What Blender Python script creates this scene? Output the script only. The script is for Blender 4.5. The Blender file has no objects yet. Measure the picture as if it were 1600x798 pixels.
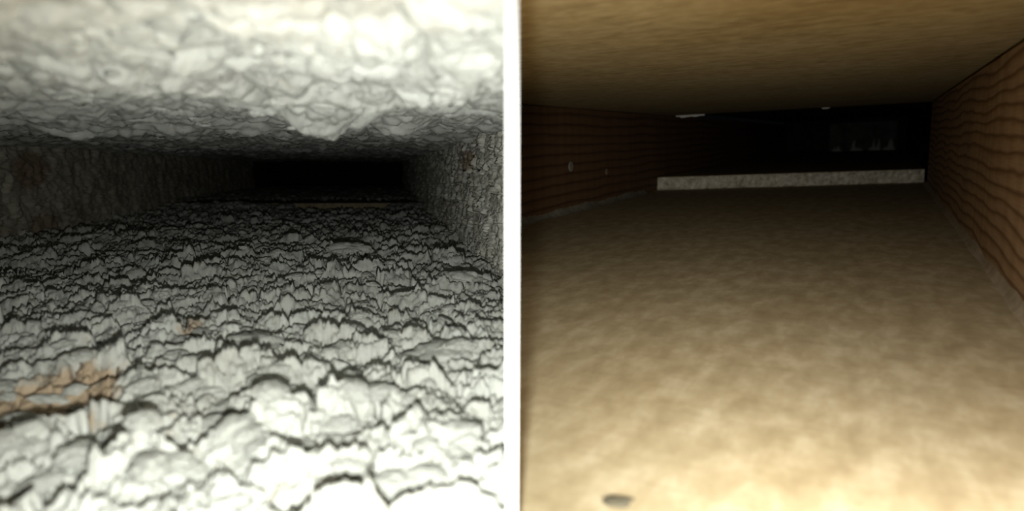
import bpy, bmesh, math, random
import numpy as np
from mathutils import Vector, Matrix

random.seed(7)
S = bpy.context.scene
COL = S.collection

# ------------------------------------------------------------------ camera
F = 1000.0                                   # focal length for a 1600 px wide frame
CX, CY = 800.0, 399.0
PITCH = math.atan((399 - 236) / F)
CAM = Vector((0, 0, 0.2))
cam_data = bpy.data.cameras.new('camera')
cam_data.sensor_width = 36
cam_data.lens = 36 * F / 1600
cam_data.clip_start = 0.01
cam_data.clip_end = 60
cam_data.dof.use_dof = True
cam_data.dof.focus_distance = 1.15
cam_data.dof.aperture_fstop = 4.0
cam = bpy.data.objects.new('camera', cam_data)
COL.objects.link(cam)
cam.location = CAM
cam.rotation_euler = (math.pi / 2 - PITCH, 0, 0)
S.camera = cam
C_R = Vector((1, 0, 0))
C_F = Vector((0, math.cos(PITCH), -math.sin(PITCH)))
C_U = Vector((0, math.sin(PITCH), math.cos(PITCH)))


def ray(u, v):
    return C_F + C_R * ((u - CX) / F) + C_U * ((CY - v) / F)


# ------------------------------------------------------------------ world, lamps, exposure
W = bpy.data.worlds.new('world')
S.world = W
W.use_nodes = True
W.node_tree.nodes['Background'].inputs[0].default_value = (0.75, 0.85, 1, 1)
W.node_tree.nodes['Background'].inputs[1].default_value = 0.0015
S.view_settings.view_transform = 'Standard'
S.view_settings.look = 'None'
S.view_settings.gamma = 1
S.view_settings.exposure = 0.0
S.view_settings.use_curve_mapping = False


def spot(name, loc, aim, power, angle, blend, color, radius):
    l = bpy.data.lights.new(name, 'SPOT')
    l.energy = power
    l.spot_size = math.radians(angle)
    l.spot_blend = blend
    l.color = color
    l.shadow_soft_size = radius
    o = bpy.data.objects.new(name, l)
    COL.objects.link(o)
    o.location = loc
    o.rotation_euler = (Vector(aim) - Vector(loc)).to_track_quat('-Z', 'Y').to_euler()
    return o


# one torch for each duct, held beside the lens
spot('torch_light', (-0.012, 0.03, 0.150), tuple(CAM + ray(620, 545)), 17.0, 104, 1.0, (0.98, 1.0, 0.95), 0.006)
spot('torch_light', (0.135, 0.04, 0.13), tuple(CAM + ray(1360, 780)), 26.0, 95, 1.0, (1.0, 0.97, 0.90), 0.018)


# ------------------------------------------------------------------ duct frames
class Duct:
    """Right-handed frame of one duct: x across, y along, z up, origin on its floor under the lens."""
    def __init__(s, vp, slope, h):
        s.D = ray(*vp).normalized()
        e = (C_R + C_U * (-slope)).normalized()
        s.E = (e - s.D * e.dot(s.D)).normalized()
        s.N = s.E.cross(s.D).normalized()
        s.h = h
        s.org = CAM - s.N * h
        s.M = Matrix((s.E, s.D, s.N)).transposed().to_4x4()
        s.M.translation = s.org

    def on_level(s, u, v, z):
        r = ray(u, v)
        k = (z - s.h) / r.dot(s.N)
        return s.local(CAM + r * k)

    def on_wall(s, u, v, a):
        r = ray(u, v)
        k = a / r.dot(s.E)
        return s.local(CAM + r * k)

    def on_depth(s, u, v, t):
        r = ray(u, v)
        k = t / r.dot(s.D)
        return s.local(CAM + r * k)

    def local(s, p):
        q = p - s.org
        return Vector((q.dot(s.E), q.dot(s.D), q.dot(s.N)))


L = Duct((590, 265), 0.0, 0.2)
R = Duct((1385, 207), -0.038, 0.2)
LC = 0.2 + 0.086                              # ceiling heights over the floors
RC = 0.2 + 0.108
L_A0 = 0.5 * (L.on_level(20, 390, 0).x + L.on_level(280, 335, 0).x)
L_A1 = 0.195
R_A0 = 0.5 * (R.on_level(810, 352, 0).x + R.on_level(1027, 297, 0).x)
R_A1 = 0.5 * (R.on_level(1438, 285, 0).x + R.on_level(1577, 440, 0).x)
print('walls', L_A0, L_A1, R_A0, R_A1)


# ------------------------------------------------------------------ materials
def mat(name, rough=0.9):
    m = bpy.data.materials.new(name)
    m.use_nodes = True
    nt = m.node_tree
    b = nt.nodes['Principled BSDF']
    b.inputs['Roughness'].default_value = rough
    b.inputs['Specular IOR Level'].default_value = 0.2
    return m, nt, b


def nd(nt, t, **kw):
    n = nt.nodes.new(t)
    for k, v in kw.items():
        if k.startswith('i_'):
            n.inputs[k[2:].replace('_', ' ')].default_value = v
        else:
            setattr(n, k, v)
    return n


def ramp(nt, fac, stops):
    r = nt.nodes.new('ShaderNodeValToRGB')
    e = r.color_ramp.elements
    while len(e) < len(stops):
        e.new(0.5)
    for k, (p, c) in enumerate(stops):
        e[k].position = p
        e[k].color = (*c, 1) if len(c) == 3 else c
    nt.links.new(fac, r.inputs[0])
    return r.outputs[0]


def mixc(nt, fac, a, b, mode='MIX'):
    m = nt.nodes.new('ShaderNodeMix')
    m.data_type = 'RGBA'
    m.blend_type = mode
    for s, v in ((0, fac), (6, a), (7, b)):
        if hasattr(v, 'links'):
            nt.links.new(v, m.inputs[s])
        else:
            m.inputs[s].default_value = v if s == 0 else (*v, 1)
    return m.outputs[2]


def coords(nt, scale=(1, 1, 1), ref=None):
    tc = nt.nodes.new('ShaderNodeTexCoord')
    if ref is not None:
        tc.object = ref
    mp = nt.nodes.new('ShaderNodeMapping')
    mp.inputs['Scale'].default_value = scale
    nt.links.new(tc.outputs['Object'], mp.inputs[0])
    return mp.outputs[0]


def noise(nt, co, scale, detail=4, rough=0.55, dist=0.0):
    n = nd(nt, 'ShaderNodeTexNoise')
    n.inputs['Scale'].default_value = scale
    n.inputs['Detail'].default_value = detail
    n.inputs['Roughness'].default_value = rough
    n.inputs['Distortion'].default_value = dist
    nt.links.new(co, n.inputs['Vector'])
    return n.outputs['Fac']


def bump(nt, b, h, strength, dist):
    n = nd(nt, 'ShaderNodeBump')
    n.inputs['Strength'].default_value = strength
    n.inputs['Distance'].default_value = dist
    nt.links.new(h, n.inputs['Height'])
    nt.links.new(n.outputs[0], b.inputs['Normal'])


def patch_mask(nt, co, centre, radius, wob, wscale):
    """1 inside a ragged blob round a point of the duct, 0 outside."""
    d = nd(nt, 'ShaderNodeVectorMath', operation='SUBTRACT')
    nt.links.new(co, d.inputs[0])
    d.inputs[1].default_value = centre
    q = nd(nt, 'ShaderNodeVectorMath', operation='DIVIDE')
    nt.links.new(d.outputs[0], q.inputs[0])
    q.inputs[1].default_value = radius
    ln = nd(nt, 'ShaderNodeVectorMath', operation='LENGTH')
    nt.links.new(q.outputs[0], ln.inputs[0])
    n = noise(nt, co, wscale, 4)
    m = nd(nt, 'ShaderNodeMath', operation='MULTIPLY_ADD')
    nt.links.new(n, m.inputs[0])
    m.inputs[1].default_value = wob
    nt.links.new(ln.outputs['Value'], m.inputs[2])
    mr = nd(nt, 'ShaderNodeMapRange')
    mr.interpolation_type = 'SMOOTHSTEP'
    nt.links.new(m.outputs[0], mr.inputs[0])
    mr.inputs[1].default_value = 0.75 + wob / 2
    mr.inputs[2].default_value = 1.15 + wob / 2
    mr.inputs[3].default_value = 1
    mr.inputs[4].default_value = 0
    return mr.outputs[0]


def dust_material(name, light, dark, patches=()):
    m, nt, b = mat(name, 1.0)
    b.inputs['Specular IOR Level'].default_value = 0.0
    co = coords(nt)
    c = ramp(nt, noise(nt, co, 9, 5), [(0.3, dark), (0.62, light)])
    c = mixc(nt, ramp(nt, noise(nt, co, 42, 3), [(0.62, (0, 0, 0)), (0.8, (0.45, 0.45, 0.45))]), c, (0.40, 0.33, 0.23))
    for cen, rad, colr, strg in patches:
        mk = patch_mask(nt, co, cen, rad, 1.1, 55)
        mm = nd(nt, 'ShaderNodeMath', operation='MULTIPLY')
        nt.links.new(mk, mm.inputs[0])
        mm.inputs[1].default_value = strg
        c = mixc(nt, mm.outputs[0], c, colr)
    nt.links.new(c, b.inputs['Base Color'])
    bump(nt, b, noise(nt, co, 420, 4, 0.7), 0.55, 0.002)
    return m


tanp = L.on_level(62, 672, 0.01)
tanq = L.on_level(150, 600, 0.01)
tan2 = L.on_level(300, 545, 0.01)
tan3 = L.on_level(590, 765, 0.01)
M_DUST = dust_material('pale_grey_dust', (0.52, 0.53, 0.485), (0.42, 0.42, 0.375), [
    (tanp, (0.062, 0.085, 0.06), (0.44, 0.33, 0.215), 0.92),
    (tanq, (0.03, 0.03, 0.05), (0.44, 0.33, 0.22), 0.6),
    (tan2, (0.014, 0.03, 0.05), (0.40, 0.28, 0.18), 0.7)])
M_DUST_CEIL = dust_material('lit_pale_dust_under_ceiling', (0.60, 0.61, 0.565), (0.49, 0.49, 0.45))  # dust colour raised to add to the glare on the near ceiling
brownp = L.on_wall(48, 265, L_A0)
brownq = L.on_wall(70, 350, L_A0)
M_DUST_WALL = dust_material('dingy_dust_on_board', (0.48, 0.45, 0.36), (0.30, 0.27, 0.205), [
    (brownp, (0.1, 0.09, 0.05), (0.22, 0.12, 0.065), 0.6),
    (brownq, (0.1, 0.08, 0.03), (0.20, 0.11, 0.06), 0.5)])
bwp = L.on_wall(735, 250, L_A1)
M_DUST_WALL2 = dust_material('lit_grey_dust_on_board', (0.68, 0.67, 0.60), (0.50, 0.48, 0.40), [  # same dust as elsewhere, coloured lighter so this wall looks better lit
    (bwp, (0.1, 0.12, 0.022), (0.26, 0.17, 0.09), 0.7)])


def paper_material(name, a, b_, c_, streak, along=1.0):
    m, nt, b = mat(name, 0.75)
    co = coords(nt, (1, along, 1))
    cs = coords(nt, (0.35, 1.6, 1))
    n1 = noise(nt, co, 42, 6, 0.62, 0.2)
    col = ramp(nt, n1, [(0.32, a), (0.5, b_), (0.68, c_)])
    n2 = noise(nt, cs, 70, 5, 0.65)
    col = mixc(nt, streak, col, ramp(nt, n2, [(0.3, (0.52, 0.46, 0.36)), (0.5, (1, 1, 1)), (0.7, (1.0, 1.0, 1.0))]), 'MULTIPLY')
    n3 = noise(nt, co, 6, 3)
    col = mixc(nt, 0.5, col, ramp(nt, n3, [(0.35, (0.82, 0.76, 0.66)), (0.6, (1, 1, 1))]), 'MULTIPLY')
    nt.links.new(col, b.inputs['Base Color'])
    bump(nt, b, noise(nt, co, 300, 4, 0.7), 0.25, 0.001)
    return m


M_PAPER = paper_material('tan_board_paper', (0.32, 0.26, 0.155), (0.40, 0.335, 0.21), (0.50, 0.435, 0.30), 0.25, 0.45)
M_PAPER_TOP = paper_material('tan_board_paper_overhead', (0.37, 0.295, 0.155), (0.45, 0.365, 0.20), (0.52, 0.435, 0.26), 0.8)


def wood_material(name, base, lineA, lineB, scale, dist, sharp):
    m, nt, b = mat(name, 0.7)
    co = coords(nt, (1, 0.42, 1))
    w = nd(nt, 'ShaderNodeTexWave', wave_type='BANDS', bands_direction='Z', wave_profile='SAW')
    w.inputs['Scale'].default_value = scale
    w.inputs['Distortion'].default_value = dist
    w.inputs['Detail'].default_value = 2.0
    w.inputs['Detail Scale'].default_value = 0.55
    nt.links.new(co, w.inputs['Vector'])
    col = ramp(nt, w.outputs['Fac'], [(0.0, lineB), (0.22, base), (sharp, base), (0.78, lineA), (1.0, lineB)])
    f = noise(nt, coords(nt, (1, 0.05, 1)), 260, 3)
    col = mixc(nt, 0.35, col, ramp(nt, f, [(0.3, (0.6, 0.55, 0.5)), (0.6, (1, 1, 1))]), 'MULTIPLY')
    saw = noise(nt, coords(nt, (1, 1, 0.06)), 30, 2)
    col = mixc(nt, 0.55, col, ramp(nt, saw, [(0.35, (0.72, 0.68, 0.62)), (0.6, (1, 1, 1))]), 'MULTIPLY')
    nt.links.new(col, b.inputs['Base Color'])
    bump(nt, b, w.outputs['Fac'], 0.12, 0.002)
    return m


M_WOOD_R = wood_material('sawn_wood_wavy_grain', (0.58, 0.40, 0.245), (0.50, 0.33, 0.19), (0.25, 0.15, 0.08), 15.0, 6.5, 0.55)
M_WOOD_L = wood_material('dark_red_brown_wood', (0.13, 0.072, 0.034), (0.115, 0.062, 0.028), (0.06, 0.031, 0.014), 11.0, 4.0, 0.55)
M_WOOD_BARE = wood_material('bare_board_under_dust', (0.22, 0.12, 0.06), (0.2, 0.1, 0.05), (0.1, 0.05, 0.03), 9.0, 4.0, 0.6)


def plain(name, a, b_, sc, rough=0.85, metal=0.0, bstr=0.3):
    m, nt, b = mat(name, rough)
    co = coords(nt)
    nt.links.new(ramp(nt, noise(nt, co, sc, 5, 0.65), [(0.33, a), (0.66, b_)]), b.inputs['Base Color'])
    b.inputs['Metallic'].default_value = metal
    bump(nt, b, noise(nt, co, sc * 4, 4, 0.7), bstr, 0.002)
    return m


M_GYPSUM = plain('pale_gypsum_edge', (0.28, 0.245, 0.175), (0.66, 0.62, 0.51), 55)
M_GYPSUM_DULL = plain('tan_board_edge', (0.22, 0.18, 0.10), (0.36, 0.31, 0.20), 60)
M_WHITE = plain('white_painted_divider', (0.86, 0.86, 0.85), (0.9, 0.9, 0.89), 20, 0.6, 0, 0.05)
M_DARK = plain('unlit_dark_board', (0.012, 0.012, 0.010), (0.03, 0.03, 0.025), 8)  # near-black colour stands in for the unlit dark at the far ends
M_STEEL = plain('dull_steel', (0.45, 0.42, 0.36), (0.65, 0.62, 0.55), 90, 0.4, 0.7)
M_DARKSTEEL = plain('rusty_steel', (0.10, 0.07, 0.045), (0.35, 0.27, 0.18), 120, 0.6, 0.3)
M_BEAD = plain('grey_dried_filler', (0.13, 0.12, 0.085), (0.22, 0.20, 0.15), 40)
M_BEAD_R = plain('pale_dried_filler', (0.36, 0.29, 0.20), (0.50, 0.43, 0.32), 40)
M_TORN = plain('torn_white_paper', (0.62, 0.60, 0.54), (0.8, 0.78, 0.72), 50)
M_FLUFF = plain('grey_lint', (0.30, 0.33, 0.30), (0.5, 0.52, 0.48), 40)
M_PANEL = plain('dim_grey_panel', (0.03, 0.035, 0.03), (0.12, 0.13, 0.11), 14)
M_SCRAP = plain('dark_grey_scrap', (0.05, 0.05, 0.035), (0.15, 0.13, 0.09), 120)


# ------------------------------------------------------------------ numpy noise
def _hash(ix, iy, seed):
    h = (ix.astype(np.int64) * 374761393 + iy.astype(np.int64) * 668265263 + seed * 974634777) & 0xFFFFFFFF
    h = ((h ^ (h >> 13)) * 1274126177) & 0xFFFFFFFF
    h = h ^ (h >> 16)
    h = (h * 2246822519) & 0xFFFFFFFF
    h = h ^ (h >> 15)
    return (h & 0xFFFFFF) / float(0x1000000)


def vnoise(x, y, seed):
    ix, iy = np.floor(x), np.floor(y)
    fx, fy = x - ix, y - iy
    fx = fx * fx * fx * (fx * (fx * 6 - 15) + 10)
    fy = fy * fy * fy * (fy * (fy * 6 - 15) + 10)
    a, b = _hash(ix, iy, seed), _hash(ix + 1, iy, seed)
    c, d = _hash(ix, iy + 1, seed), _hash(ix + 1, iy + 1, seed)
    return (a + (b - a) * fx) * (1 - fy) + (c + (d - c) * fx) * fy


def fbm(x, y, seed, octv=4):
    s = np.zeros_like(x)
    a, n = 0.5, 0.0
    for k in range(octv):
        s += a * vnoise(x, y, seed + 17 * k)
        n += a
        x, y = x * 2.03 + 3.1, y * 2.03 + 1.7
        a *= 0.55
    return s / n * 2 - 1


def cells(x, y, seed):
    """Voronoi: distance to the border of the cell, offset from its seed, random value of the cell."""
    ix, iy = np.floor(x), np.floor(y)
    f1 = np.full(x.shape, 9.0)
    f2 = np.full(x.shape, 9.0)
    ox, oy, rv = np.zeros_like(x), np.zeros_like(x), np.zeros_like(x)
    for dx in (-1, 0, 1):
        for dy in (-1, 0, 1):
            gx, gy = ix + dx, iy + dy
            px = gx + 0.08 + 0.84 * _hash(gx, gy, seed)
            py = gy + 0.08 + 0.84 * _hash(gx, gy, seed + 5)
            d = np.hypot(x - px, y - py)
            n = d < f1
            f2 = np.where(n, f1, np.minimum(f2, d))
            f1 = np.where(n, d, f1)
            ox, oy = np.where(n, x - px, ox), np.where(n, y - py, oy)
            rv = np.where(n, _hash(gx, gy, seed + 9), rv)
    return f2 - f1, ox, oy, rv


def sstep(e0, e1, x):
    t = np.clip((x - e0) / (e1 - e0), 0, 1)
    return t * t * (3 - 2 * t)


def crust(a, t, seed, c1, amp1, c2, amp2, c3, amp3, warp=1.0, tilt=0.0):
    """Height of a cracked, flaky blanket of dust."""
    f1, f2, f3 = 1.3 / c1, 1.0 / c2, 1.1 / c3
    wa = a + warp * (0.32 * c1 * fbm(a * f1, t * f1, seed + 1, 3) + 0.42 * c2 * fbm(a * f2, t * f2, seed + 2, 3) + 0.5 * c3 * fbm(a * f3, t * f3, seed + 6, 2))
    wt = t + warp * (0.32 * c1 * fbm(a * f1 + 9, t * f1, seed + 3, 3) + 0.42 * c2 * fbm(a * f2 + 7, t * f2, seed + 4, 3) + 0.5 * c3 * fbm(a * f3 + 5, t * f3, seed + 7, 2))
    d, ox, oy, rv = cells(wa / c1, wt / c1, seed + 10)
    tx, ty = _hash(np.floor(rv * 9999), np.zeros_like(rv), 3) - 0.5, _hash(np.floor(rv * 9999), np.ones_like(rv), 3) - 0.5
    h = (0.35 + 0.65 * sstep(0.0, 0.16, d)) * (amp1 * (0.50 + 0.50 * rv) + c1 * (tilt * (0.4 + 1.2 * (ty + 0.5)) * oy + 0.5 * tx * ox))
    d, ox, oy, rv2 = cells(wa / c2, wt / c2, seed + 20)
    tx, ty = _hash(np.floor(rv2 * 9999), np.zeros_like(rv), 3) - 0.5, _hash(np.floor(rv2 * 9999), np.ones_like(rv), 3) - 0.5
    h += (0.25 + 0.75 * sstep(0.0, 0.20, d)) * (amp2 * (0.1 + 0.9 * rv2) + c2 * (tilt * (0.2 + 0.9 * (ty + 0.5)) * oy + 0.6 * tx * ox))
    d, ox, oy, rv3 = cells(wa / c3, wt / c3, seed + 30)
    h += sstep(0.0, 0.35, d) * (amp3 * (0.1 + 0.9 * rv3) + 0.4 * tilt * c3 * oy)
    h += 0.5 * amp3 * fbm(a / c3 * 2.2, t / c3 * 2.2, seed + 40, 3)
    return h


# ------------------------------------------------------------------ object helpers
def tag(o, label=None, cat=None, group=None, kind=None):
    for k, v in (('label', label), ('category', cat), ('group', group), ('kind', kind)):
        if v:
            o[k] = v
    return o


def link(name, me, duct=None, parent=None, material=None):
    o = bpy.data.objects.new(name, me)
    COL.objects.link(o)
    if material is not None and not me.materials:
        me.materials.append(material)
    if parent is not None:
        o.parent = parent
    elif duct is not None:
        o.matrix_world = duct.M
    return o


def grid_mesh(name, P, keep=None, smooth=True):
    """P: rows x cols x 3 array of points."""
    r, c = P.shape[:2]
    idx = np.arange(r * c).reshape(r, c)
    q = np.stack([idx[:-1, :-1], idx[:-1, 1:], idx[1:, 1:], idx[1:, :-1]], -1).reshape(-1, 4)
    if keep is not None:
        kk = (keep[:-1, :-1] & keep[:-1, 1:] & keep[1:, 1:] & keep[1:, :-1]).reshape(-1)
        q = q[kk]
    used = np.zeros(r * c, bool)
    used[q.ravel()] = True
    remap = np.cumsum(used) - 1
    v = P.reshape(-1, 3)[used]
    q = remap[q]
    me = bpy.data.meshes.new(name)
    me.vertices.add(len(v))
    me.vertices.foreach_set('co', v.astype(np.float32).ravel())
    me.loops.add(len(q) * 4)
    me.loops.foreach_set('vertex_index', q.astype(np.int32).ravel())
    me.polygons.add(len(q))
    me.polygons.foreach_set('loop_start', np.arange(0, len(q) * 4, 4, dtype=np.int32))
    me.polygons.foreach_set('loop_total', np.full(len(q), 4, np.int32))
    me.polygons.foreach_set('use_smooth', np.full(len(q), smooth, bool))
    me.update(calc_edges=True)
    return me


def prism_mesh(name, plan, z0, z1, bev=0.0):
    """Solid from a plan outline (counter-clockwise list of x, y)."""
    bm = bmesh.new()
    lo = [bm.verts.new((x, y, z0)) for x, y in plan]
    hi = [bm.verts.new((x, y, z1)) for x, y in plan]
    n = len(plan)
    bm.faces.new(lo[::-1])
    bm.faces.new(hi)
    for k in range(n):
        bm.faces.new((lo[k], lo[(k + 1) % n], hi[(k + 1) % n], hi[k]))
    if bev:
        bmesh.ops.bevel(bm, geom=bm.edges[:], offset=bev, segments=2, affect='EDGES', profile=0.6)
    bm.normal_update()
    me = bpy.data.meshes.new(name)
    bm.to_mesh(me)
    bm.free()
    return me


def world_x(duct, a, t, z):
    return duct.org.x + a * duct.E.x + t * duct.D.x + z * duct.N.x


def plan_cut(duct, side, a0, a1, t0, t1, z):
    """Plan rectangle of a duct clipped to its own side of the divider (world x < 0 or > 0)."""
    poly = [(a0, t0), (a1, t0), (a1, t1), (a0, t1)]
    f = lambda p: side * world_x(duct, p[0], p[1], z)
    out = []
    for k in range(4):
        p, q = poly[k], poly[(k + 1) % 4]
        fp, fq = f(p), f(q)
        if fp >= 0:
            out.append(p)
        if (fp >= 0) != (fq >= 0):
            s = fp / (fp - fq)
            out.append((p[0] + s * (q[0] - p[0]), p[1] + s * (q[1] - p[1])))
    return out


# ------------------------------------------------------------------ structure
T_END_L, T_END_R = 6.4, 6.6
TH = 0.03
tag(link('floor_left', prism_mesh('floor_left', plan_cut(L, -1, L_A0 - 0.05, L_A1 + 0.03, -0.15, T_END_L, 0), -TH, 0), L, None, M_GYPSUM_DULL), kind='structure')
tag(link('floor_right', prism_mesh('floor_right', plan_cut(R, 1, R_A0 - 0.03, R_A1 + 0.05, -0.3, T_END_R, 0), -TH, 0), R, None, M_PAPER), kind='structure')
tag(link('ceiling_left', prism_mesh('ceiling_left', plan_cut(L, -1, L_A0 - 0.05, L_A1 + 0.03, -0.15, T_END_L, LC), LC + 0.012, LC + 0.012 + TH), L, None, M_GYPSUM_DULL), kind='structure')

# edge of the clean duct's ceiling sheet, where the torn paper hangs
ce0, ce1 = R.on_level(1030, 182, RC), R.on_level(1440, 160, RC)
def ce_t(a):
    return ce0.y + (a - ce0.x) * (ce1.y - ce0.y) / (ce1.x - ce0.x)
pl = plan_cut(R, 1, R_A0 - 0.03, R_A1 + 0.05, -0.3, 9, RC)
far = [(R_A1 + 0.05, ce_t(R_A1 + 0.05)), (R_A0 - 0.03, ce_t(R_A0 - 0.03))]
pl = [p for p in pl if p[1] < 8.9]
k = max(range(len(pl)), key=lambda i: pl[i][0] * 10 - pl[i][1] * 0)
# outline: near points in order, then the slanted far edge
pl = sorted(pl, key=lambda p: math.atan2(p[1] - 0.6, p[0] - 0.1))
plan = pl + far
plan = sorted(plan, key=lambda p: math.atan2(p[1] - 1.0, p[0] + 0.05))
tag(link('ceiling_right', prism_mesh('ceiling_right', plan, RC, RC + 0.02), R, None, M_PAPER_TOP), kind='structure')
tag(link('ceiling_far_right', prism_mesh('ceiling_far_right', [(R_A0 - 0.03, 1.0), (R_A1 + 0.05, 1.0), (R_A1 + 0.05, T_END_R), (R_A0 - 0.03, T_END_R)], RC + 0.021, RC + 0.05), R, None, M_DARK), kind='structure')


def wall(name, duct, side, plan, z0, z1, m, bev=0.0):
    return tag(link(name, prism_mesh(name, plan, z0, z1, bev), duct, None, m), kind='structure')


wall('wall_far_left', L, -1, [(L_A0 - 0.05, 0.0), (L_A0 - 0.012, 0.0), (L_A0 - 0.012, T_END_L), (L_A0 - 0.05, T_END_L)], 0.0, LC + 0.012, M_WOOD_BARE)
def x0_t(duct, a, z):                         # where a wall line crosses the divider plane
    return -(duct.org.x + a * duct.E.x + z * duct.N.x) / duct.D.x
tl = x0_t(L, L_A1 + 0.012, 0.1)
wall('wall_middle_left', L, -1, [(L_A1 + 0.012, tl), (L_A1 + 0.03, tl + 0.05), (L_A1 + 0.03, T_END_L), (L_A1 + 0.012, T_END_L)], 0.0, LC + 0.012, M_WOOD_BARE)
tr = x0_t(R, R_A0, 0.1)
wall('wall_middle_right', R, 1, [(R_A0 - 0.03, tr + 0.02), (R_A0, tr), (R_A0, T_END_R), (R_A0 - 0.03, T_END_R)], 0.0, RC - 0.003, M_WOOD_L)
ts = R.on_wall(1452, 230, R_A1).y             # the near stud of the right wall ends here
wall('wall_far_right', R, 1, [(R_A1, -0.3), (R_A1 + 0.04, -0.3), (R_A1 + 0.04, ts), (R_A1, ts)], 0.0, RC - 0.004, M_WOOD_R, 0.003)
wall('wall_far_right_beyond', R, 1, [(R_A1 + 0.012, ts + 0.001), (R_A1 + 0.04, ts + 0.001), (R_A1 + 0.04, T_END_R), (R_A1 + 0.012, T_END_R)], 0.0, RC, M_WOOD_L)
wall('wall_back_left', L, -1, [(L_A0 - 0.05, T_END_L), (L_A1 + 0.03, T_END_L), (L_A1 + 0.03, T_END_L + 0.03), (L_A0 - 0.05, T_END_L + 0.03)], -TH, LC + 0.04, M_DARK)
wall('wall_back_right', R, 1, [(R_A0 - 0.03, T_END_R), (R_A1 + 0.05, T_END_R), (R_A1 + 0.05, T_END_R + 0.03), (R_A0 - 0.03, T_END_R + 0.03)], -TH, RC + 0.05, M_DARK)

# white divider between the two ducts: a thin upright sheet, straight and on end to the lens
yd0 = 0.27
hw = 0.0076 * yd0
tag(link('wall_middle', prism_mesh('wall_middle', [(-hw, yd0), (hw, yd0), (hw * 2.2, 1.2), (-hw * 2.2, 1.2)], -0.08, 0.42), None, None, M_WHITE), kind='structure')

# ------------------------------------------------------------------ dirty duct: raised board and dust
st0, st1 = L.on_level(290, 336, 0), L.on_level(690, 334, 0)
SK = (st1.y - st0.y) / (st1.x - st0.x)
def step_t(a):
    return st0.y + (a - st0.x) * SK
BH = 0.05
b0 = [(L_A0 - 0.012, step_t(L_A0)), (L_A1 + 0.012, step_t(L_A1)), (L_A1 + 0.010, T_END_L - 0.004), (L_A0 - 0.010, T_END_L - 0.004)]
rb = tag(link('raised_board', prism_mesh('raised_board', b0, 0.0, BH), L, None, M_GYPSUM_DULL),
         'raised board at the back of the dirty duct, tan edge showing through dust', 'board')
w0, w1 = L.on_level(482, 327, 0).x, L.on_level(602, 327, 0).x

bulges = []
for (u, v, drop, ra) in ((508, 196, 0.030, 0.040), (622, 206, 0.024, 0.035), (440, 150, 0.010, 0.06), (740, 120, 0.012, 0.06),
                         (575, 150, 0.014, 0.05), (300, 205, 0.012, 0.07), (120, 190, 0.010, 0.09), (230, 120, 0.012, 0.05)):
    p = L.on_level(u, v, LC - drop - 0.012)
    bulges.append((p.x, p.y, drop, ra))


pits = []
for (u, v, w) in ((703, 630, 40), (775, 628, 40), (590, 563, 46), (655, 575, 50), (255, 535, 44), (302, 552, 30),
                  (540, 352, 40), (345, 325, 36), (150, 462, 60), (262, 470, 60), (430, 566, 34), (668, 622, 36), (575, 690, 40), (330, 688, 50), (780, 735, 40)):
    p = L.on_level(u, v, 0.012)
    pits.append((p.x, p.y, 0.5 * w / F * p.y, 0.3 * w / F * p.y + 0.004))


def h_floor(a, t):
    h = 0.010 + 0.010 * fbm(a * 5, t * 5, 71, 3)
    h = h + crust(a, t, 100, 0.050, 0.020, 0.019, 0.0075, 0.008, 0.0026, 1.0, 0.42)
    # drift banked up against the raised board, low in front of the bare stretch
    win = sstep(w0 - 0.03, w0 + 0.02, a) * (1 - sstep(w1 - 0.02, w1 + 0.03, a))
    dt = t - step_t(a)
    drift = np.exp(-(np.minimum(dt, 0) / 0.16) ** 2) * (1 - win)
    h = h * (1 - 0.8 * drift ** 2) + drift * (0.047 + 0.016 * fbm(a * 12, t * 5, 72, 3))
    for (x, y, rx, ry) in pits:
        q = ((a - x) / rx) ** 2 + ((t - y) / ry) ** 2
        h = h - 0.015 * np.exp(-q * q)
    bare = np.exp(-(((a - tanp.x) / 0.045) ** 2 + ((t - tanp.y) / 0.06) ** 2) ** 2)
    h = h * (1 - 0.7 * bare) + 0.012 * bare
    h = h * (1 - 0.6 * win * sstep(-0.25, -0.02, dt))
    return h


def h_ceil(a, t):
    h = 0.012 + 0.009 * fbm(a * 6, t * 6, 81, 3)
    for (x, y, dr, ra) in bulges:
        h = h + dr * np.exp(-((a - x) ** 2 + ((t - y) * 0.8) ** 2) / ra ** 2)
    for k, (f, am) in enumerate(((18, 0.020), (38, 0.010), (85, 0.003))):
        wob = 0.25 / f * fbm(a * f, t * f, 310 + k, 2)
        h = h + am * np.sqrt(np.abs(fbm((a + wob) * f, (t - wob) * f, 320 + k, 2)) + 0.07)
    h = h + 0.0012 * fbm(a * 240, t * 240, 330, 3)
    return h


def fan(t0, t1, rows, s0, s1, cols, a0, a1):
    """Grid of (across, along) whose columns fan out with distance, so that pieces stay fine near the opening."""
    t = t0 * (t1 / t0) ** np.linspace(0, 1, rows)
    s = np.linspace(s0, s1, cols)
    T, Sg = np.meshgrid(t, s, indexing='ij')
    A = np.clip(Sg * T, a0, a1)
    # drop columns squeezed flat against a wall, keeping the first one on it
    keep = np.ones_like(A, bool)
    keep[:, 1:-1] = ~(((A[:, 1:-1] <= a0) & (A[:, 2:] <= a0)) | ((A[:, 1:-1] >= a1) & (A[:, :-2] >= a1)))
    keep[:, 0] = A[:, 1] > a0
    keep[:, -1] = A[:, -2] < a1
    return A, T, keep


A, T, K = fan(0.27, 3.6, 640, -1.0, 0.42, 900, L_A0, L_A1)
dtb = T - step_t(A)
K &= (world_x(L, A, T, 0) < 0.0008) & (dtb < 0.012)
Z = h_floor(A, T)
dust = tag(link('dust_layer', grid_mesh('dust_layer', np.stack([A, T, Z], -1), K), L, None, M_DUST),
           'thick cracked crust of pale grey dust covering the dirty duct floor', 'dust', kind='stuff')

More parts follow.
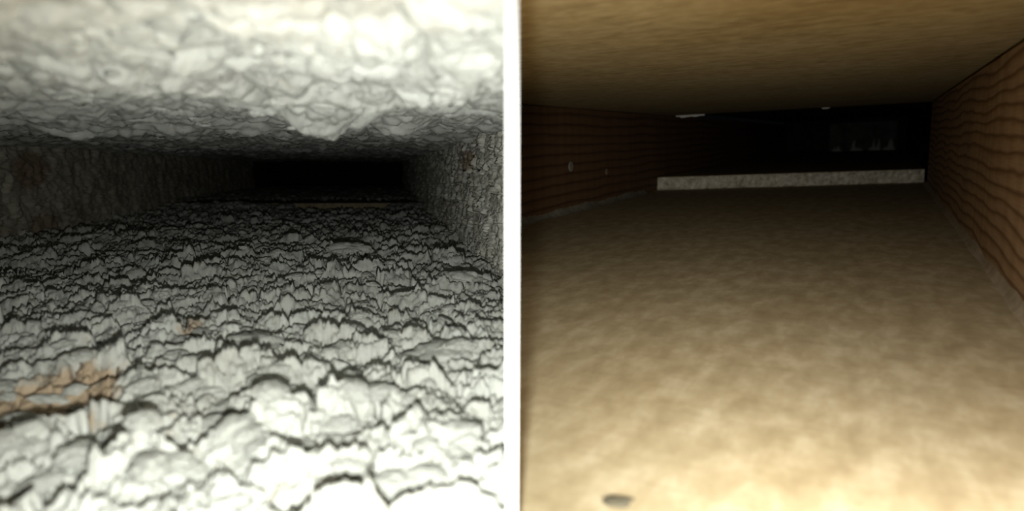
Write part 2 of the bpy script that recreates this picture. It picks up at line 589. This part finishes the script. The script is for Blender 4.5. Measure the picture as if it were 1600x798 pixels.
A, T, K = fan(2.6, 5.5, 140, -0.45, 0.12, 300, L_A0, L_A1)
K &= (T - step_t(A)) > -0.008
Z = BH + 0.004 + 0.010 * np.abs(fbm(A * 9, T * 9, 90, 3)) + crust(A, T, 130, 0.05, 0.012, 0.02, 0.006, 0.009, 0.003)
tag(link('dust_layer', grid_mesh('dust_on_board', np.stack([A, T, Z], -1), K), L, None, M_DUST),
    'dark strip of dust lying on the raised board at the back of the dirty duct', 'dust', kind='stuff')

A, T, K = fan(0.2, 5.0, 520, -1.0, 0.6, 760, L_A0, L_A1)
K &= (world_x(L, A, T, LC) < 0.0008)
Z = LC + 0.010 - h_ceil(A, T)
ceil_dust = tag(link('dust_layer', grid_mesh('dust_on_ceiling', np.stack([A, T, Z], -1)[:, ::-1], K[:, ::-1]), L, None, M_DUST_CEIL),
                'fluffy white dust hanging in lumps from the dirty duct ceiling', 'dust', kind='stuff')


def wall_dust(name, a, sgn, t0, t1, rows, zs, fn, m, label):
    t = t0 * (t1 / t0) ** np.linspace(0, 1, rows)
    z = np.linspace(-0.002, LC + 0.012, zs)
    Tg, Zg = np.meshgrid(t, z, indexing='ij')
    X = a + sgn * fn(Tg, Zg)
    P = np.stack([X, Tg, Zg], -1)
    if sgn > 0:
        P = P[:, ::-1]
    keep = world_x(L, P[..., 0], P[..., 1], P[..., 2]) < 0.0008
    return tag(link('dust_layer', grid_mesh(name, P, keep), L, None, m), label, 'dust', kind='stuff')


wall_dust('dust_on_left_wall', L_A0 - 0.011, 1, 0.7, 5.0, 420, 170,
          lambda t, z: 0.004 + 0.006 * np.abs(fbm(t * 22, z * 5, 41, 3)) + crust(t * 0.5, z * 0.5, 400, 0.03, 0.010, 0.014, 0.006, 0.006, 0.002, 1.2, -0.2),
          M_DUST_WALL, 'dingy brownish dust caked on the left board of the dirty duct')
wall_dust('dust_on_right_wall', L_A1 + 0.011, -1, max(0.62, tl - 0.25), 5.0, 420, 200,
          lambda t, z: 0.003 + 0.004 * np.abs(fbm(t * 16, z * 8, 42, 3)) + crust(t * 0.7, z * 0.75, 500, 0.030, 0.010, 0.014, 0.007, 0.006, 0.002, 1.2, -0.3),
          M_DUST_WALL2, 'grainy grey dust caked on the right board of the dirty duct')


# ------------------------------------------------------------------ clumps of dust
def clump_mesh(name, seed, flat, sub=5, lump=0.30):
    bm = bmesh.new()
    bmesh.ops.create_icosphere(bm, subdivisions=sub, radius=1)
    co = np.array([v.co[:] for v in bm.verts])
    rng = np.random.RandomState(seed)

    def lobes(q, n, c0):
        cen = rng.normal(size=(n, 3))
        cen /= np.linalg.norm(cen, axis=1)[:, None]
        hgt = rng.uniform(0.3, 1.0, n)
        dd = q @ cen.T
        return np.max(hgt * np.clip((dd - c0) / (1 - c0), 0, 1) ** 0.4, axis=1)
    q = co + 0.10 * np.stack([fbm(co[:, k] * 3 + 5 * k, co[:, (k + 1) % 3] * 3 + co[:, (k + 2) % 3] * 2, seed + k, 3) for k in range(3)], -1)
    q /= np.linalg.norm(q, axis=1)[:, None]
    r = 0.60 + lump * lobes(q, 14, 0.70) + 0.30 * lobes(q, 60, 0.93) + 0.13 * lobes(q, 260, 0.982)
    sc = np.array([1.0, 0.72 + 0.3 * rng.rand(), flat])
    co = co * r[:, None] * sc
    for v, c in zip(bm.verts, co):
        v.co = c
    for f in bm.faces:
        f.smooth = True
    me = bpy.data.meshes.new(name)
    bm.to_mesh(me)
    bm.free()
    return me


clumps = [clump_mesh('dust_clump', 20 + k, 0.36 + 0.05 * (k % 4)) for k in range(10)]
for me in clumps:
    me.materials.append(M_DUST)
rng = np.random.RandomState(3)
spots = []
for i in range(300):
    for _ in range(40):
        u, v = rng.uniform(5, 785), 350 + 440 * rng.rand() ** 1.15
        p = L.on_level(u, v, 0.02)
        if L_A0 + 0.02 < p.x < L_A1 - 0.02 and p.y < step_t(p.x) - 0.12 and world_x(L, p.x, p.y, 0) < -0.03:
            break
    spots.append((p.x, p.y))
sa, st_ = np.array([s[0] for s in spots]), np.array([s[1] for s in spots])
hz = h_floor(sa, st_)
for i in range(len(spots)):
    o = bpy.data.objects.new('dust_clump', clumps[i % 10])
    COL.objects.link(o)
    o.parent = dust
    s = rng.uniform(0.006, 0.014)
    o.location = (sa[i], st_[i], hz[i] - 0.05 * s)
    o.scale = (s * rng.uniform(0.9, 1.4), s, s * rng.uniform(0.8, 1.3))
    o.rotation_euler = (rng.uniform(-0.3, 0.3), rng.uniform(-0.3, 0.3), rng.uniform(0, 6.28))

# the few clumps that stand out, each a thing
big = [clump_mesh('big_dust_clump', 60 + k, 0.45, 5) for k in range(4)]
for me in big:
    me.materials.append(M_DUST)
for i, (u, v, w, lab) in enumerate((
        (545, 398, 58, 'tall pale dust clump standing up in the middle distance of the dirty floor'),
        (152, 374, 46, 'pale dust clump near the foot of the left dusty board'),
        (725, 445, 70, 'broad flat pale dust clump near the right dusty board'),
        (690, 555, 105, 'big white rounded dust clump right of centre on the dirty floor'),
        (270, 590, 100, 'big pale dust clump beside the brown hollow, left of centre'),
        (390, 540, 90, 'broad pale dust clump in the centre of the dirty floor'))):
    p = L.on_level(u, v, 0.03)
    dist = (L.M @ p - CAM).dot(C_F)
    s = 0.5 * w / F * dist
    o = link('dust_clump', big[i % 4].copy(), None, None, M_DUST)
    hh = float(h_floor(np.array([p.x]), np.array([p.y]))[0])
    o.matrix_world = L.M @ Matrix.Translation((p.x, p.y, hh)) @ Matrix.Rotation(i * 1.3, 4, 'Z') @ Matrix.Diagonal((s * 1.15, s * 1.1, s * 1.0, 1))
    tag(o, lab, 'dust clump', 'clumps that stand out on the dirty floor')

# lumps hanging from the ceiling dust
hang = [clump_mesh('hanging_clump', 90 + k, 0.8, 5, 0.36) for k in range(6)]
for me in hang:
    me.materials.append(M_DUST_CEIL)
rng = np.random.RandomState(12)
for i in range(90):
    for _ in range(40):
        u, v = rng.uniform(5, 785), 235 - 190 * rng.rand() ** 0.8
        p = L.on_level(u, v, LC - 0.02)
        if L_A0 + 0.02 < p.x < L_A1 - 0.02 and world_x(L, p.x, p.y, LC) < -0.02 and p.y < 4:
            break
    hh = float(h_ceil(np.array([p.x]), np.array([p.y]))[0])
    o = bpy.data.objects.new('dust_clump', hang[i % 6])
    COL.objects.link(o)
    o.parent = ceil_dust
    s = rng.uniform(0.004, 0.009)
    o.location = (p.x, p.y, LC + 0.010 - hh)
    o.scale = (s * rng.uniform(0.8, 1.5), s, s * rng.uniform(0.35, 0.8))
    o.rotation_euler = (rng.uniform(-0.3, 0.3), rng.uniform(-0.3, 0.3), rng.uniform(0, 6.28))

# ------------------------------------------------------------------ clean duct: raised board, nails, scraps
e0, e1 = R.on_level(1027, 297, 0), R.on_level(1438, 285, 0)
RS = (e1.y - e0.y) / (e1.x - e0.x)
def edge_t(a):
    return e0.y + (a - e0.x) * RS
RBH = 0.0525
n = 90
bm = bmesh.new()
rows = []
rr = random.Random(4)
for i in range(n + 1):                        # front edge chipped slightly, top slab behind it
    a = R_A0 + (R_A1 - R_A0) * i / n
    t = edge_t(a)
    j = lambda s: rr.uniform(-s, s)
    rows.append([bm.verts.new((a, t + j(0.004), 0.0)), bm.verts.new((a, t - 0.004 + j(0.004), 0.004 + j(0.002))),
                 bm.verts.new((a, t + j(0.003), RBH * 0.5)), bm.verts.new((a, t + j(0.003), RBH - 0.003 + j(0.001))),
                 bm.verts.new((a, t + 0.004, RBH))])
for i in range(n):
    for k in range(4):
        bm.faces.new((rows[i][k], rows[i + 1][k], rows[i + 1][k + 1], rows[i][k + 1]))
me = bpy.data.meshes.new('cut_edge')
bm.to_mesh(me)
bm.free()
tb = prism_mesh('raised_board', [(R_A0, edge_t(R_A0) + 0.003), (R_A1, edge_t(R_A1) + 0.003), (R_A1, T_END_R - 0.004), (R_A0, T_END_R - 0.004)], 0.0, RBH)
rbo = tag(link('raised_board', tb, R, None, M_PAPER_TOP), 'raised board crossing the clean duct with a pale rough cut front edge', 'board')
o = link('cut_edge', me, None, rbo, M_GYPSUM)
o['label'] = 'pale grey chipped edge'


def lathe(prof, seg, m, name, parent):
    bm = bmesh.new()
    rings = []
    for (r, z) in prof:
        rings.append([bm.verts.new((r * math.cos(6.2832 * k / seg), r * math.sin(6.2832 * k / seg), z)) for k in range(seg)])
    for i in range(len(rings) - 1):
        for k in range(seg):
            bm.faces.new((rings[i][k], rings[i][(k + 1) % seg], rings[i + 1][(k + 1) % seg], rings[i + 1][k]))
    bm.faces.new(rings[0][::-1])
    bm.faces.new(rings[-1])
    me = bpy.data.meshes.new(name)
    bm.to_mesh(me)
    bm.free()
    return link(name, me, None, parent, m)


for (u, v, s, m, lab) in ((891, 260, 1.1, M_STEEL, 'pale round nail head proud of the dark wooden board, left of the pair'),
                          (947, 268, 0.75, M_DARKSTEEL, 'small dark nail head in the dark wooden board, right of the pair')):
    p = R.on_wall(u, v, R_A0)
    e = bpy.data.objects.new('nail', None)
    COL.objects.link(e)
    e.empty_display_size = 0.01
    e.matrix_world = R.M @ Matrix.Translation(p) @ Matrix.Rotation(math.pi / 2, 4, 'Y')
    tag(e, lab, 'nail', None)
    lathe([(0.003 * s, -0.004), (0.003 * s, 0.001)], 12, m, 'shank', e)
    lathe([(0.010 * s, 0.001), (0.014 * s, 0.0015), (0.014 * s, 0.003), (0.011 * s, 0.0045)], 20, m, 'head', e)


def bead(name, duct, a, sgn, t0, t1, w, hgt, m, seed, label):
    """Uneven fillet along the foot of a wall."""
    rg = random.Random(seed)
    nn = 120
    P = np.zeros((nn, 5, 3))
    for i in range(nn):
        t = t0 * (t1 / t0) ** (i / (nn - 1))
        k = 0.92 + 0.16 * rg.random() + 0.25 * math.sin(t * 23) * math.sin(t * 9)
        for j in range(5):
            f = j / 4
            P[i, j] = (a + sgn * w * k * f, t, max(0.0002, hgt * k * (1 - f) ** 1.6 * (0.9 + 0.2 * rg.random())) if j < 4 else 0)
    if sgn < 0:
        P = P[:, ::-1]
    o = link(name, grid_mesh(name, P), duct, None, m)
    return tag(o, label, 'filler')


bead('filler_bead', R, R_A0, 1, tr + 0.01, edge_t(R_A0) * 0.93, 0.022, 0.016, M_BEAD, 5, 'uneven grey bead of filler along the foot of the dark left wooden board')
bead('filler_bead', R, R_A1, -1, 0.25, edge_t(R_A1) * 0.98, 0.007, 0.012, M_BEAD_R, 6, 'pale bead of filler along the foot of the light wavy-grained wooden board')


def strip_scrap(name, duct, pts, drop, m, seed, label):
    """Torn sliver of paper hanging from the ceiling edge."""
    rg = random.Random(seed)
    p0, p1 = pts
    nn = 14
    bm = bmesh.new()
    top, bot, bk = [], [], []
    for i in range(nn + 1):
        f = i / nn
        p = p0.lerp(p1, f)
        d = drop * (0.45 + 0.55 * math.sin(math.pi * (0.1 + 0.8 * f))) * rg.uniform(0.6, 1.1)
        top.append(bm.verts.new((p.x, p.y - 0.001, p.z)))
        bot.append(bm.verts.new((p.x + rg.uniform(-0.002, 0.002), p.y - 0.004, p.z - d)))
        bk.append(bm.verts.new((p.x, p.y + 0.003, p.z)))
    for i in range(nn):
        bm.faces.new((top[i], bot[i], bot[i + 1], top[i + 1]))
        bm.faces.new((bk[i], bk[i + 1], bot[i + 1], bot[i]))
        bm.faces.new((top[i], top[i + 1], bk[i + 1], bk[i]))
    me = bpy.data.meshes.new(name)
    bm.to_mesh(me)
    bm.free()
    return tag(link(name, me, duct, None, m), label, 'paper scrap')


def ce_pt(u):
    v = 182 + (u - 1030) * (160 - 182) / 410
    return R.on_level(u, v, RC)
strip_scrap('torn_paper', R, (ce_pt(1056), ce_pt(1101)), 0.012, M_TORN, 8, 'longer pale sliver of torn paper at the ceiling edge, above the board left end')
strip_scrap('torn_paper', R, (ce_pt(1284), ce_pt(1297)), 0.006, M_TORN, 9, 'tiny pale sliver of torn paper at the ceiling edge, middle of the clean duct')

# dim dusty panel and lint at the far end of the clean duct
def spiky_mesh(name, seed):
    """Ragged tuft: a low mound drawn up into a few uneven tips."""
    rg = random.Random(seed)
    bm = bmesh.new()
    nx, ny = 26, 8
    tips = [(rg.uniform(-0.8, 0.8), rg.uniform(0.5, 1.0), rg.uniform(0.10, 0.28)) for _ in range(4)]
    g = []
    for i in range(nx + 1):
        x = -1 + 2 * i / nx
        e = max(0.0, 1 - x * x) ** 0.5
        hh = e * (0.25 + 0.1 * rg.random()) + max(h * max(0, 1 - abs(x - c) / w) for c, h, w in tips)
        row = []
        for j in range(ny + 1):
            f = math.pi * j / ny
            row.append(bm.verts.new((x + rg.uniform(-.02, .02), -math.cos(f) * (0.15 + 0.85 * e) * rg.uniform(.9, 1), math.sin(f) * hh)))
        g.append(row)
    for i in range(nx):
        for j in range(ny):
            bm.faces.new((g[i][j], g[i + 1][j], g[i + 1][j + 1], g[i][j + 1]))
    me = bpy.data.meshes.new(name)
    bm.to_mesh(me)
    bm.free()
    return me


tp = T_END_R - 0.05
q0, q1 = R.on_depth(1297, 197, tp), R.on_depth(1400, 236, tp)
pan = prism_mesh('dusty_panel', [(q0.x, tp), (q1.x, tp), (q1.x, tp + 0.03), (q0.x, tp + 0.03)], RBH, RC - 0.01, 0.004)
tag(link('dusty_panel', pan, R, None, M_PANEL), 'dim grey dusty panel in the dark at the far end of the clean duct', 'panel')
fl = [spiky_mesh('lint_tuft', 130 + k) for k in range(4)]
for me in fl:
    me.materials.append(M_FLUFF)
for i, (u, w, h, lab) in enumerate(((1308, 15, 9, 'leftmost'), (1338, 17, 15, 'middle'), (1366, 15, 19, 'second from the right'), (1389, 16, 17, 'rightmost'))):
    t = tp - 0.07
    p = R.on_depth(u, 230, t)
    k = t / F
    o = link('lint_tuft', fl[i], None, None, M_FLUFF)
    o.matrix_world = R.M @ Matrix.Translation((p.x, t, RBH)) @ Matrix.Diagonal((w * k * 0.5, 0.03, h * k, 1))
    tag(o, 'faint grey lint tuft by the far dusty panel, %s of the row' % lab, 'lint', 'lint tufts at the far end')

# scrap lying on the clean floor at the near edge
p = R.on_level(966, 786, 0)
o = link('floor_scrap', clump_mesh('floor_scrap', 150, 0.35, 4, 0.45), None, None, M_SCRAP)
o.matrix_world = R.M @ Matrix.Translation((p.x, p.y, 0.0008)) @ Matrix.Rotation(0.5, 4, 'Z') @ Matrix.Diagonal((0.0085, 0.006, 0.006, 1))
tag(o, 'dark grey scrap lying on the clean tan floor at its near edge', 'scrap')
